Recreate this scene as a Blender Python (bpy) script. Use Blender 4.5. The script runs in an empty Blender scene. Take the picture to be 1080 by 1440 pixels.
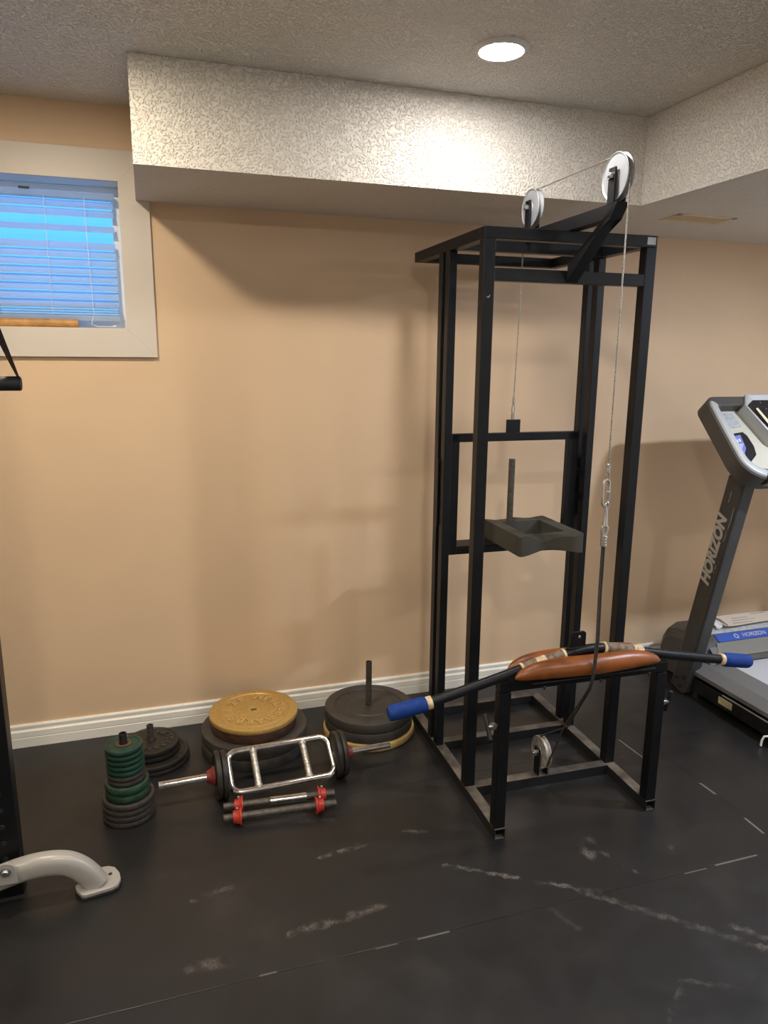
import bpy, bmesh, math, random
from mathutils import Vector as V, Matrix
random.seed(4)
sc = bpy.context.scene
COL = sc.collection
PI = math.pi

# ------------------------------------------------------------------ materials
def nmat(name):
    m = bpy.data.materials.new(name); m.use_nodes = True
    nt = m.node_tree; b = nt.nodes['Principled BSDF']
    return m, nt, b
def N(nt, t, **kw):
    n = nt.nodes.new(t)
    for k, v in kw.items():
        if hasattr(n, k) and k not in n.inputs: setattr(n, k, v)
        else: n.inputs[k].default_value = v
    return n
def lin(r, g, b):
    f = lambda c: (c/255/12.92) if c/255 <= .04045 else ((c/255+.055)/1.055)**2.4
    return (f(r), f(g), f(b), 1)
def pm(name, col, rough=.5, metal=0., var=.0, vscale=20., bump=0., bscale=60., spec=None, coat=0., detail=4., bdist=.002):
    m, nt, b = nmat(name)
    b.inputs['Base Color'].default_value = col
    b.inputs['Roughness'].default_value = rough
    b.inputs['Metallic'].default_value = metal
    if spec is not None: b.inputs['Specular IOR Level'].default_value = spec
    if coat: b.inputs['Coat Weight'].default_value = coat; b.inputs['Coat Roughness'].default_value = .2
    tc = N(nt, 'ShaderNodeTexCoord')
    if var:
        nz = N(nt, 'ShaderNodeTexNoise'); nz.inputs['Scale'].default_value = vscale; nz.inputs['Detail'].default_value = detail
        nt.links.new(tc.outputs['Object'], nz.inputs['Vector'])
        mx = N(nt, 'ShaderNodeMixRGB'); mx.blend_type = 'MIX'
        mx.inputs[1].default_value = tuple(max(0, c*(1-var)) for c in col[:3])+(1,)
        mx.inputs[2].default_value = tuple(min(1, c*(1+var)) for c in col[:3])+(1,)
        rp = N(nt, 'ShaderNodeMapRange'); rp.inputs[1].default_value = .35; rp.inputs[2].default_value = .65
        nt.links.new(nz.outputs['Fac'], rp.inputs[0]); nt.links.new(rp.outputs[0], mx.inputs[0])
        nt.links.new(mx.outputs[0], b.inputs['Base Color'])
    if bump:
        nz = N(nt, 'ShaderNodeTexNoise'); nz.inputs['Scale'].default_value = bscale; nz.inputs['Detail'].default_value = 3
        nt.links.new(tc.outputs['Object'], nz.inputs['Vector'])
        bp = N(nt, 'ShaderNodeBump'); bp.inputs['Strength'].default_value = bump; bp.inputs['Distance'].default_value = bdist
        nt.links.new(nz.outputs['Fac'], bp.inputs['Height']); nt.links.new(bp.outputs[0], b.inputs['Normal'])
    return m

def stipple(name, col, rough, lo, hi, scale, dist, spec=.5):
    """sprayed stipple plaster: blobs from noise, real bump, slight sheen"""
    m, nt, b = nmat(name)
    b.inputs['Base Color'].default_value = col; b.inputs['Roughness'].default_value = rough
    b.inputs['Specular IOR Level'].default_value = spec
    tc = N(nt, 'ShaderNodeTexCoord')
    n1 = N(nt, 'ShaderNodeTexNoise'); n1.inputs['Scale'].default_value = scale; n1.inputs['Detail'].default_value = 2.5; n1.inputs['Roughness'].default_value = .55
    nt.links.new(tc.outputs['Object'], n1.inputs['Vector'])
    r = N(nt, 'ShaderNodeMapRange'); r.inputs[1].default_value = lo; r.inputs[2].default_value = hi; r.interpolation_type = 'SMOOTHSTEP'
    nt.links.new(n1.outputs['Fac'], r.inputs[0])
    bp = N(nt, 'ShaderNodeBump'); bp.inputs['Strength'].default_value = 1.; bp.inputs['Distance'].default_value = dist
    nt.links.new(r.outputs[0], bp.inputs['Height']); nt.links.new(bp.outputs[0], b.inputs['Normal'])
    return m

M = {}
M['wall'] = pm('wall_paint', lin(217, 186, 152), .55, var=.02, vscale=3, bump=.12, bscale=220)
M['wallw'] = pm('white_wall_paint', lin(232, 226, 216), .6, bump=.1, bscale=220)
M['trim'] = pm('white_trim', lin(238, 232, 220), .4)
M['casing'] = pm('casing_paint', lin(208, 197, 186), .45)
M['ceil'] = stipple('stipple_ceiling', lin(242, 237, 229), .50, .46, .68, 150, .0055, .42)
M['bulk'] = stipple('stipple_bulkhead', lin(228, 221, 212), .65, .46, .72, 150, .0034, .25)
M['black'] = pm('black_paint', (.0045, .005, .0065, 1), .42, spec=.32, var=.25, vscale=9, bump=.06, bscale=140)
M['blackm'] = pm('black_matte', (.010, .010, .011, 1), .55)
M['chrome'] = pm('chrome', (.60, .58, .55, 1), .14, 1., var=.2, vscale=40, bump=.08, bscale=90)
M['knurl'] = pm('dull_steel', (.55, .51, .46, 1), .5, .9, var=.35, vscale=120)
M['steel'] = pm('zinc_steel', (.55, .54, .52, 1), .35, 1.)
M['alu'] = pm('spun_aluminium', (.36, .37, .39, 1), .55, .4, var=.06, vscale=30)
M['alud'] = pm('worn_aluminium', (.46, .42, .38, 1), .5, .6, var=.25, vscale=60)
M['pipe'] = pm('raw_pipe', (.09, .078, .066, 1), .5, .5, var=.3, vscale=70)
M['iron'] = pm('iron_grey', (.050, .044, .038, 1), .5, .1, var=.12, vscale=25, bump=.1, bscale=160)
M['irong'] = pm('iron_charcoal', (.034, .033, .031, 1), .5, .1, var=.15, vscale=25, bump=.1, bscale=160)
M['irond'] = pm('iron_black', (.021, .018, .015, 1), .5, .1, var=.3, vscale=45, bump=.2, bscale=180)
M['ironb'] = pm('iron_brown', (.042, .035, .030, 1), .45, .1, var=.25, vscale=60, bump=.12, bscale=160)
M['rust'] = pm('brown_paint', (.060, .026, .014, 1), .5, var=.35, vscale=30, bump=.1, bscale=120)
M['gold'] = pm('gold_paint', (.50, .31, .095, 1), .42, .35, var=.10, vscale=90, bump=.15, bscale=170)
M['goldd'] = pm('gold_paint_dull', (.52, .34, .12, 1), .45, .2, var=.1, vscale=40)
M['green'] = pm('green_paint', (.0075, .038, .024, 1), .45, var=.3, vscale=45, bump=.1, bscale=150)
M['greenm'] = pm('green_paint_olive', (.014, .044, .023, 1), .45, var=.4, vscale=45, bump=.1, bscale=150)
M['red'] = pm('red_plastic', (.42, .030, .018, 1), .38, var=.12, vscale=40)
M['redd'] = pm('dark_red_plastic', (.20, .022, .018, 1), .5, var=.2, vscale=40)
M['leather'] = pm('tan_leather', (.19, .053, .0085, 1), .36, var=.40, vscale=12, bump=.12, bscale=70)
M['blue'] = pm('blue_foam', (.008, .036, .19, 1), .62, spec=.2, var=.15, vscale=60, bump=.15, bscale=160)
M['tape'] = pm('brown_cloth_tape', (.16, .115, .08, 1), .8, var=.45, vscale=60, bump=.4, bscale=150)
M['tapeb'] = pm('beige_tape', (.55, .42, .25, 1), .75, var=.3, vscale=60, bump=.3, bscale=120)
M['foam'] = pm('olive_foam', (.058, .053, .040, 1), .9, var=.12, vscale=14, bump=.15, bscale=200)
M['rope'] = pm('dark_cord', (.035, .032, .028, 1), .7, var=.6, vscale=160)
M['cable'] = pm('wire_cable', (.34, .31, .27, 1), .4, .7, var=.5, vscale=300)
M['tmill'] = pm('treadmill_charcoal', (.040, .039, .038, 1), .45, var=.1, vscale=20)
M['tmilld'] = pm('treadmill_dark', (.070, .062, .055, 1), .5, bump=.1, bscale=300)
M['tblack'] = pm('treadmill_black', (.008, .008, .009, 1), .35)
M['silver'] = pm('silver_plastic', (.46, .46, .45, 1), .40, .2, spec=.5)
M['tray'] = pm('champagne_plastic', (.56, .52, .43, 1), .45, .1)
M['tgrey'] = pm('grey_plastic', (.155, .15, .145, 1), .45)
M['olive'] = pm('grey_panel', (.19, .18, .155, 1), .5)
M['belt'] = pm('deck_belt', (.52, .53, .55, 1), .40, spec=.6, bump=.05, bscale=300)  # pale base colour carries the cool sheen that light leaves on the belt
M['bluep'] = pm('blue_panel', (.03, .085, .40, 1), .4)
M['sticker'] = pm('blue_sticker', (.16, .18, .50, 1), .5)
M['white'] = pm('white_plastic', (.8, .8, .8, 1), .4)
M['paper'] = pm('paper', (.62, .53, .44, 1), .8)
M['print'] = pm('grey_print', (.22, .19, .17, 1), .8)
M['pencil'] = pm('brown_stick', (.28, .10, .035, 1), .6)
M['wood'] = pm('dowel_wood', (.45, .225, .065, 1), .5, var=.2, vscale=35)
M['yellow'] = pm('warning_label', (.50, .46, .26, 1), .6)
M['label'] = pm('grey_label', (.42, .42, .42, 1), .45, var=.15, vscale=60)
M['letter'] = pm('grey_lettering', (.42, .39, .35, 1), .5)
M['gymgrey'] = pm('grey_powder_coat', (.40, .375, .345, 1), .34, .1)
M['rubber'] = pm('black_rubber', (.012, .012, .012, 1), .6)
M['web'] = pm('black_webbing', (.006, .0065, .009, 1), .6, bump=.2, bscale=250)
M['ventc'] = pm('vent_beige', lin(222, 198, 160), .5)
M['ring'] = pm('lamp_ring', (.75, .75, .76, 1), .5)
M['display'] = pm('display_dark', (.018, .016, .015, 1), .25)
M['cream'] = pm('cream_bezel', (.70, .62, .42, 1), .4)

def emit(name, col, s):
    m = bpy.data.materials.new(name); m.use_nodes = True; nt = m.node_tree; nt.nodes.clear()
    e = nt.nodes.new('ShaderNodeEmission'); e.inputs[0].default_value = col; e.inputs[1].default_value = s
    o = nt.nodes.new('ShaderNodeOutputMaterial'); nt.links.new(e.outputs[0], o.inputs[0]); return m

def blind_mat():
    m = bpy.data.materials.new('blind_vinyl'); m.use_nodes = True; nt = m.node_tree; nt.nodes.clear()
    d = nt.nodes.new('ShaderNodeBsdfDiffuse'); d.inputs[0].default_value = (.60, .63, .70, 1)
    t = nt.nodes.new('ShaderNodeBsdfTranslucent'); t.inputs[0].default_value = (.80, .92, .96, 1)
    x = nt.nodes.new('ShaderNodeMixShader'); x.inputs[0].default_value = .65
    o = nt.nodes.new('ShaderNodeOutputMaterial')
    nt.links.new(d.outputs[0], x.inputs[1]); nt.links.new(t.outputs[0], x.inputs[2]); nt.links.new(x.outputs[0], o.inputs[0]); return m
M['blind'] = blind_mat()
def glass_mat():
    m = bpy.data.materials.new('window_glass'); m.use_nodes = True; nt = m.node_tree; nt.nodes.clear()
    d = nt.nodes.new('ShaderNodeBsdfTransparent'); d.inputs[0].default_value = (.94, .97, .98, 1)
    t = nt.nodes.new('ShaderNodeBsdfGlossy'); t.inputs['Roughness'].default_value = .02
    x = nt.nodes.new('ShaderNodeMixShader'); x.inputs[0].default_value = .06
    o = nt.nodes.new('ShaderNodeOutputMaterial')
    nt.links.new(d.outputs[0], x.inputs[1]); nt.links.new(t.outputs[0], x.inputs[2]); nt.links.new(x.outputs[0], o.inputs[0]); return m
M['glass'] = glass_mat()

def dusty():
    """black paint with brownish dust settled on the flat tops of the base tubes"""
    m, nt, b = nmat('dusty_black_paint')
    b.inputs['Roughness'].default_value = .5
    g = N(nt, 'ShaderNodeNewGeometry'); s = N(nt, 'ShaderNodeSeparateXYZ'); nt.links.new(g.outputs['Normal'], s.inputs[0])
    tc = N(nt, 'ShaderNodeTexCoord'); nz = N(nt, 'ShaderNodeTexNoise'); nz.inputs['Scale'].default_value = 14; nz.inputs['Detail'].default_value = 5
    nt.links.new(tc.outputs['Object'], nz.inputs['Vector'])
    r = N(nt, 'ShaderNodeMapRange'); r.inputs[1].default_value = .38; r.inputs[2].default_value = .66; r.inputs[3].default_value = .25
    nt.links.new(nz.outputs['Fac'], r.inputs[0])
    gt = N(nt, 'ShaderNodeMath', operation='GREATER_THAN'); gt.inputs[1].default_value = .8; nt.links.new(s.outputs[2], gt.inputs[0])
    mu = N(nt, 'ShaderNodeMath', operation='MULTIPLY'); nt.links.new(gt.outputs[0], mu.inputs[0]); nt.links.new(r.outputs[0], mu.inputs[1])
    mx = N(nt, 'ShaderNodeMixRGB'); mx.inputs[1].default_value = (.011, .011, .012, 1); mx.inputs[2].default_value = (.15, .125, .10, 1)
    nt.links.new(mu.outputs[0], mx.inputs[0]); nt.links.new(mx.outputs[0], b.inputs['Base Color']); return m
M['dusty'] = dusty()

# scuffs: (x0,y0,x1,y1,width,strength) chalk streaks on the mats
SCUFF = [
    (.44, -1.005, .585, -.985, .016, .9), (.555, -1.262, .30, -1.285, .026, .75), (.04, -1.075, .155, -1.055, .018, .5),
    (.74, -.955, .80, -.985, .018, .7), (.02, -1.32, .11, -1.33, .035, .5), (1.30, -1.19, 1.265, -1.24, .045, .8),
    (1.30, -1.21, 1.36, -1.36, .012, .5),
    (.80, -1.15, 1.20, -1.40, .014, .85), (1.15, -1.38, 1.52, -1.72, .022, .6),
    (1.48, -1.62, 1.60, -1.74, .02, .7), (1.54, -1.29, 1.52, -1.34, .006, .6), (1.22, -1.735, 1.11, -1.82, .012, .35),
    (1.22, -1.735, 1.36, -1.80, .012, .4), (.38, -.80, .52, -.83, .02, .25), (1.02, -1.42, 1.06, -1.50, .02, .3),
    (1.35, -.62, 1.60, -.60, .03, .25), (1.30, -.86, 1.58, -.80, .03, .3)]
DASH = [(1.62, -1.404, 1.78, -1.404, .006, .9), (1.50, -1.407, 1.58, -1.407, .004, .8), (.62, -1.406, .71, -1.406, .006, .8),
        (.50, -1.404, .56, -1.404, .004, .6), (1.893, -1.02, 1.897, -1.09, .009, .9), (1.892, -1.24, 1.89, -1.32, .009, .9),
        (1.786, -.22, 1.79, -.34, .005, .7), (1.79, -.66, 1.80, -.82, .007, .8), (.19, -1.399, .23, -1.399, .006, .6)]
def floor_mat():
    m, nt, b = nmat('black_rubber_mats')
    L = nt.links.new
    def math_(op, a=None, c=None, clamp=False):
        n = nt.nodes.new('ShaderNodeMath'); n.operation = op; n.use_clamp = clamp
        for i, v in enumerate((a, c)):
            if v is None: continue
            if isinstance(v, (int, float)): n.inputs[i].default_value = v
            else: L(v, n.inputs[i])
        return n.outputs[0]
    geo = nt.nodes.new('ShaderNodeNewGeometry'); sp = nt.nodes.new('ShaderNodeSeparateXYZ'); L(geo.outputs['Position'], sp.inputs[0])
    X, Y = sp.outputs[0], sp.outputs[1]
    def noise(scale, detail=4., vec=None):
        n = nt.nodes.new('ShaderNodeTexNoise'); n.inputs['Scale'].default_value = scale; n.inputs['Detail'].default_value = detail
        L(vec or geo.outputs['Position'], n.inputs['Vector']); return n.outputs['Fac']
    def mr(v, a, c, lo=0., hi=1.):
        n = nt.nodes.new('ShaderNodeMapRange'); n.interpolation_type = 'SMOOTHSTEP'
        n.inputs[1].default_value = a; n.inputs[2].default_value = c; n.inputs[3].default_value = lo; n.inputs[4].default_value = hi
        L(v, n.inputs[0]); return n.outputs[0]
    big = noise(1.6, 3); fine = noise(70, 5); mid = noise(9, 5)
    # scuff mask
    wob = math_('MULTIPLY', math_('SUBTRACT', noise(40, 6), .5), .045)
    tot = None
    def seg(x0, y0, x1, y1, w, s, rough):
        dx, dy = x1-x0, y1-y0; l2 = dx*dx+dy*dy
        ax = math_('SUBTRACT', X, x0); ay = math_('SUBTRACT', Y, y0)
        t = math_('DIVIDE', math_('ADD', math_('MULTIPLY', ax, dx), math_('MULTIPLY', ay, dy)), l2, clamp=True)
        ex = math_('SUBTRACT', ax, math_('MULTIPLY', t, dx)); ey = math_('SUBTRACT', ay, math_('MULTIPLY', t, dy))
        d = math_('SQRT', math_('ADD', math_('MULTIPLY', ex, ex), math_('MULTIPLY', ey, ey)))
        if rough: d = math_('ADD', d, wob)
        return math_('MULTIPLY', mr(d, w*.8, w*.1), s)
    for a in SCUFF:
        k = seg(*a, True); tot = k if tot is None else math_('MAXIMUM', tot, k)
    tot = math_('MULTIPLY', math_('MULTIPLY', tot, mr(noise(22, 5), .36, .66)), mr(noise(150, 5), .36, .62, .25, 1.))
    for a in DASH: tot = math_('MAXIMUM', tot, seg(*a, False))
    specks = math_('MULTIPLY', mr(noise(55, 1), .80, .84), .35)
    tot = math_('MAXIMUM', tot, specks)
    haze = math_('MULTIPLY', mr(noise(3.5, 6), .52, .8), .10)
    tot = math_('ADD', tot, haze, True)
    base = nt.nodes.new('ShaderNodeMixRGB'); base.inputs[1].default_value = (.0135, .0131, .0134, 1); base.inputs[2].default_value = (.020, .0193, .0195, 1)
    L(mr(big, .3, .7), base.inputs[0])
    # seams between the mats
    def seamy(c, w=.0022): return mr(math_('ABSOLUTE', math_('SUBTRACT', Y, c)), w, w*.4)
    def seamx(c, w=.0022): return mr(math_('ABSOLUTE', math_('SUBTRACT', X, c)), w, w*.4)
    sm = seamy(-1.402)
    sx = math_('MULTIPLY', mr(Y, -1.41, -1.40), mr(Y, -.715, -.72)); sm = math_('MAXIMUM', sm, math_('MULTIPLY', seamx(1.896), sx))
    sx = mr(Y, -.705, -.70); sm = math_('MAXIMUM', sm, math_('MULTIPLY', seamx(1.787), sx))
    sm = math_('MAXIMUM', sm, math_('MULTIPLY', seamy(-.702), mr(X, .60, .61)))
    sx = mr(Y, -1.40, -1.41); sm = math_('MAXIMUM', sm, math_('MULTIPLY', seamx(2.45), sx))
    c2 = nt.nodes.new('ShaderNodeMixRGB'); c2.inputs[2].default_value = (.003, .003, .003, 1)
    L(math_('MULTIPLY', sm, .8), c2.inputs[0]); L(base.outputs[0], c2.inputs[1])
    c3 = nt.nodes.new('ShaderNodeMixRGB'); c3.inputs[2].default_value = (.17, .150, .130, 1)
    L(tot, c3.inputs[0]); L(c2.outputs[0], c3.inputs[1]); L(c3.outputs[0], b.inputs['Base Color'])
    L(mr(mid, .3, .7, .30, .40), b.inputs['Roughness'])
    b.inputs['Specular IOR Level'].default_value = .42
    bp = nt.nodes.new('ShaderNodeBump'); bp.inputs['Strength'].default_value = .25; bp.inputs['Distance'].default_value = .0015
    L(math_('SUBTRACT', fine, math_('MULTIPLY', sm, 2.)), bp.inputs['Height']); L(bp.outputs[0], b.inputs['Normal'])
    return m
M['floor'] = floor_mat()

# ------------------------------------------------------------------ geometry
class G:
    def __init__(s): s.v = []; s.f = []; s.sm = []
    def add(s, vs, fs, smooth=True):
        o = len(s.v); s.v += [V(p) for p in vs]
        s.f += [[i+o for i in f] for f in fs]; s.sm += [smooth]*len(fs)
        return s
    def bm(s, bm, mat=None, smooth=True):
        bm.verts.index_update()
        s.add([(mat @ v.co if mat else v.co.copy()) for v in bm.verts], [[v.index for v in f.verts] for f in bm.faces], smooth)
        bm.free(); return s
    def box(s, a, b, bev=.002, mat=None):
        bm = bmesh.new(); bmesh.ops.create_cube(bm, size=1)
        a, b = V(a), V(b); c = (a+b)/2; d = b-a
        for v in bm.verts: v.co = V((v.co.x*d.x+c.x, v.co.y*d.y+c.y, v.co.z*d.z+c.z))
        if bev: bmesh.ops.bevel(bm, geom=bm.edges[:], offset=min(bev, .45*min(abs(x) for x in d)), segments=2, affect='EDGES', profile=.5)
        return s.bm(bm, mat, False)
    def bar(s, p, q, w, h, up=(0, 0, 1), bev=.002):
        """square tube from p to q, w across, h along 'up'"""
        p, q = V(p), V(q); z = (q-p); L = z.length; z.normalize(); up = V(up); x = up.cross(z).normalized(); y = z.cross(x)
        m = Matrix(((x.x, y.x, z.x, p.x), (x.y, y.y, z.y, p.y), (x.z, y.z, z.z, p.z), (0, 0, 0, 1)))
        return s.box((-w/2, -h/2, 0), (w/2, h/2, L), bev, m)
    def prism(s, pts, d, bev=0.):
        """polygon pts extruded by vector d"""
        bm = bmesh.new(); d = V(d)
        a = [bm.verts.new(V(p)) for p in pts]; f = bm.faces.new(a)
        r = bmesh.ops.extrude_face_region(bm, geom=[f]); vs = [e for e in r['geom'] if isinstance(e, bmesh.types.BMVert)]
        bmesh.ops.translate(bm, vec=d, verts=vs); bmesh.ops.recalc_face_normals(bm, faces=bm.faces[:])
        if bev: bmesh.ops.bevel(bm, geom=bm.edges[:], offset=bev, segments=2, affect='EDGES', profile=.5)
        return s.bm(bm, None, False)
    def lathe(s, prof, c=(0, 0, 0), ax=(0, 0, 1), n=48, closed=True):
        ax = V(ax).normalized(); q = V((0, 0, 1)).rotation_difference(ax).to_matrix(); c = V(c); k = len(prof)
        vs = []; fs = []
        for i in range(n):
            a = 2*PI*i/n
            for r, z in prof: vs.append(c+q @ V((r*math.cos(a), r*math.sin(a), z)))
        for i in range(n):
            j = (i+1) % n
            for t in range(k if closed else k-1):
                u = (t+1) % k
                if prof[t][0] < 1e-6 and prof[u][0] < 1e-6: continue
                fs.append([i*k+t, j*k+t, j*k+u, i*k+u])
        return s.add(vs, fs)
    def cyl(s, p, q, r, n=20, bev=.001, r2=None):
        p, q = V(p), V(q); L = (q-p).length; r2 = r if r2 is None else r2; b = min(bev, L*.3, r*.5)
        return s.lathe([(0, 0), (r-b, 0), (r, b), (r2, L-b), (r2-b, L), (0, L)], p, q-p, n, False)
    def tube(s, path, r, n=12, closed=False, rfun=None, sx=1., sy=1., up=None, power=2.):
        P = [V(p) for p in path]; m = len(P); T = []
        for i in range(m):
            a = P[i-1] if (i > 0 or closed) else P[i]; b = P[(i+1) % m] if (i < m-1 or closed) else P[i]
            T.append((b-a).normalized())
        x = None; vs = []; fs = []
        ref = V(up) if up else None
        for i in range(m):
            t = T[i]
            if ref is not None: x = (ref - t*ref.dot(t)).normalized()
            elif x is None:
                u = V((0, 0, 1)) if abs(t.z) < .9 else V((1, 0, 0)); x = (u - t*u.dot(t)).normalized()
            else: x = (x - t*x.dot(t)).normalized()
            y = t.cross(x); rr = rfun(i/(m-1)) if rfun else r
            for k in range(n):
                a = 2*PI*k/n; ca, sa = math.cos(a), math.sin(a)
                if power != 2.:
                    ca = math.copysign(abs(ca)**(2/power), ca); sa = math.copysign(abs(sa)**(2/power), sa)
                vs.append(P[i]+x*(ca*rr*sx)+y*(sa*rr*sy))
        for i in range(m if closed else m-1):
            j = (i+1) % m
            for k in range(n):
                l = (k+1) % n; fs.append([i*n+k, i*n+l, j*n+l, j*n+k])
        if not closed: fs += [list(range(n))[::-1], [(m-1)*n+k for k in range(n)]]
        return s.add(vs, fs)

def build(name, g, m, parent=None, off=None, angle=32):
    me = bpy.data.meshes.new(name)
    off = OFF.get(parent.name, V()) if (parent is not None and off is None) else (off or V())
    me.from_pydata([v-off for v in g.v], [], g.f)
    bm = bmesh.new(); bm.from_mesh(me); bmesh.ops.recalc_face_normals(bm, faces=bm.faces[:]); bm.to_mesh(me); bm.free()
    me.set_sharp_from_angle(angle=math.radians(angle))
    for p, q in zip(me.polygons, g.sm): p.use_smooth = q
    me.update()
    me.materials.append(m)
    o = bpy.data.objects.new(name, me); COL.objects.link(o)
    if parent is not None: o.parent = parent; OFF[o.name] = off
    return o
OFF = {}
RTH, RX, RY = -.0224, 1.0092, -.8369
RM = Matrix.Translation((RX, RY, 0)) @ Matrix.Rotation(RTH, 4, 'Z')
def tag(o, label, cat, group=None):
    o['label'] = label; o['category'] = cat
    if group: o['group'] = group
    return o
def thing(name, base, label, cat, group=None, rack=False):
    """Empty at the thing's base; parts are authored in world (or rack) coordinates"""
    e = bpy.data.objects.new(name, None); COL.objects.link(e); e.empty_display_size = .05
    b = V(base); OFF[e.name] = b
    if rack:
        e.location = RM @ b; e.rotation_euler = (0, 0, RTH)
    else: e.location = b
    return tag(e, label, cat, group)
def solo(name, g, m, base, label, cat, group=None, rack=False, angle=32):
    o = build(name, g, m, None, V(base), angle)
    if rack: o.location = RM @ V(base); o.rotation_euler = (0, 0, RTH)
    else: o.location = V(base)
    return tag(o, label, cat, group)
def struct(name, g, m, parent=None, angle=32):
    o = build(name, g, m, parent, angle=angle)
    if parent is None: o['kind'] = 'structure'
    return o

_tc = {}
def glyph(txt, size, ext, bold=0., shear=0.):
    """text as mesh verts/faces in its own xy plane, from the built-in font"""
    key = (txt, size, ext, bold, shear)
    if key not in _tc:
        cu = bpy.data.curves.new('t', 'FONT'); cu.body = txt; cu.size = size; cu.extrude = ext; cu.offset = bold; cu.shear = shear
        cu.align_x = 'CENTER'; cu.align_y = 'CENTER'; cu.resolution_u = 4
        o = bpy.data.objects.new('t', cu); COL.objects.link(o); bpy.context.view_layer.update()
        me = bpy.data.meshes.new_from_object(o.evaluated_get(bpy.context.evaluated_depsgraph_get()))
        _tc[key] = ([v.co.copy() for v in me.vertices], [list(p.vertices) for p in me.polygons])
        bpy.data.objects.remove(o); bpy.data.curves.remove(cu); bpy.data.meshes.remove(me)
    return _tc[key]
def put_text(g, txt, size, ext, origin, xd, yd, bold=0., shear=0., sx=1.):
    vs, fs = glyph(txt, size, ext, bold, shear); o, x, y = V(origin), V(xd).normalized(), V(yd).normalized(); z = x.cross(y)
    return g.add([o+x*v.x*sx+y*v.y+z*v.z for v in vs], fs, False)

# ------------------------------------------------------------------ room
ZC, ZB, YB, XR = 2.418, 2.115, -.522, 1.792
X0, X1, Y0, Y1 = -2.6, 3.5, -4.4, 0.
WX0, WX1, WZ0, WZ1 = -.98, -.0646, 1.6495, 2.1645
struct('floor', G().box((X0-.1, Y0-.1, -.1), (X1+.1, Y1+.1, 0), 0), M['floor'])
LAMPS = [(1.011, -.898, ZC), (-.34, -.93, ZC), (2.02, -2.6, ZB), (.35, -2.75, ZC), (-1.7, -2.3, ZC), (2.75, -1.6, ZB)]
struct('ceiling', G().box((X0-.1, Y0-.1, ZC), (X1+.1, Y1+.1, ZC+.1), 0), M['ceil'])
ZW, ZT, YW = 2.1025, ZC-.001, -.001
vs = [(-.0055, YB, ZB), (XR, YB, ZB), (XR, Y0, ZB), (X1, Y0, ZB), (X1, YB, ZB), (X1, YW, ZW), (XR, YW, ZW), (-.0055, YW, ZW)]
vs += [(x, y, ZT) for x, y, z in vs]
fs = [[0, 1, 6, 7], [1, 4, 5, 6], [1, 2, 3, 4], [8, 15, 14, 9], [9, 14, 13, 12], [9, 12, 11, 10]]
for a, b in ((0, 1), (1, 2), (2, 3), (3, 4), (4, 5), (5, 6), (6, 7), (7, 0)): fs.append([a, b, b+8, a+8])
g = G().add(vs, fs, False)
struct('lower_ceiling', g, M['bulk'])
g = G()
e_ = .0125
g.box((X0, 0, 0), (WX0-e_, .14, ZC), 0); g.box((WX1+e_, 0, 0), (X1, .14, ZC), 0)
g.box((WX0-e_, 0, 0), (WX1+e_, .14, WZ0-e_), 0); g.box((WX0-e_, 0, WZ1+e_), (WX1+e_, .14, ZC), 0)
struct('wall_back', g, M['wall'])
struct('wall_left', G().box((X0-.1, Y0, 0), (X0, Y1+.14, ZC), 0), M['wallw'])
struct('wall_right', G().box((X1, Y0, 0), (X1+.1, Y1+.14, ZC), 0), M['wallw'])
struct('wall_front', G().box((X0-.1, Y0-.1, 0), (X1+.1, Y0, ZC), 0), M['wallw'])
def base_prof(h=.0955, t=.0):
    return [(0, 0), (-.0145, 0), (-.0145, h*.40), (-.0125, h*.42), (-.0125, h*.44), (-.0145, h*.46), (-.0145, h*.70), (-.009, h*.76), (-.008, h*.83), (-.0105, h*.86), (-.0105, h*.95), (-.007, h), (0, h)]
g = G().prism([(X0+.001, y, z) for y, z in base_prof()], (X1-X0-.002, 0, 0))
struct('baseboard_back', g, M['trim'], angle=20)
g = G().prism([(X1+y, -.016, z) for y, z in base_prof()], (0, Y0+.017, 0)); struct('baseboard_right', g, M['trim'], angle=20)
g = G().prism([(X0-y, -.016, z) for y, z in base_prof()], (0, Y0+.017, 0)); struct('baseboard_left', g, M['trim'], angle=20)

# window with mitred flat casing
wnd = bpy.data.objects.new('window_1', None); COL.objects.link(wnd); wnd.location = (WX0, 0, WZ0); OFF['window_1'] = V((WX0, 0, WZ0)); wnd['kind'] = 'structure'
cw = .1057; a0, a1, c0, c1 = WX0, WX1, WZ0, WZ1; o0, o1, d0, d1 = a0-cw, a1+cw, 1.5443, 2.2691
ty = -.016
for pts in ([(o0, ty, d0), (o1, ty, d0), (a1, ty, c0), (a0, ty, c0)], [(o1, ty, d0), (o1, ty, d1), (a1, ty, c1), (a1, ty, c0)],
            [(o1, ty, d1), (o0, ty, d1), (a0, ty, c1), (a1, ty, c1)], [(o0, ty, d1), (o0, ty, d0), (a0, ty, c0), (a0, ty, c1)]):
    struct('casing', G().prism(pts, (0, .016, 0), .0008), M['casing'], wnd)
g = G()
g.box((a0-.012, .0, c0-.012), (a1+.012, .139, c0), .001); g.box((a0-.012, 0, c1), (a1+.012, .139, c1+.012), .001)
g.box((a0-.012, 0, c0), (a0, .139, c1), .001); g.box((a1, 0, c0), (a1+.012, .139, c1), .001)
struct('jamb_liner', g, M['trim'], wnd)
g = G(); s = .03
g.box((a0, .105, c0), (a1, .135, c0+s), .003); g.box((a0, .105, c1-s), (a1, .135, c1), .003)
g.box((a0, .105, c0+s), (a0+s, .135, c1-s), .003); g.box((a1-s, .105, c0+s), (a1, .135, c1-s), .003)
g.box(((a0+a1)/2-.015, .105, c0+s), ((a0+a1)/2+.015, .135, c1-s), .003)
struct('sash', g, M['white'], wnd)
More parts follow.
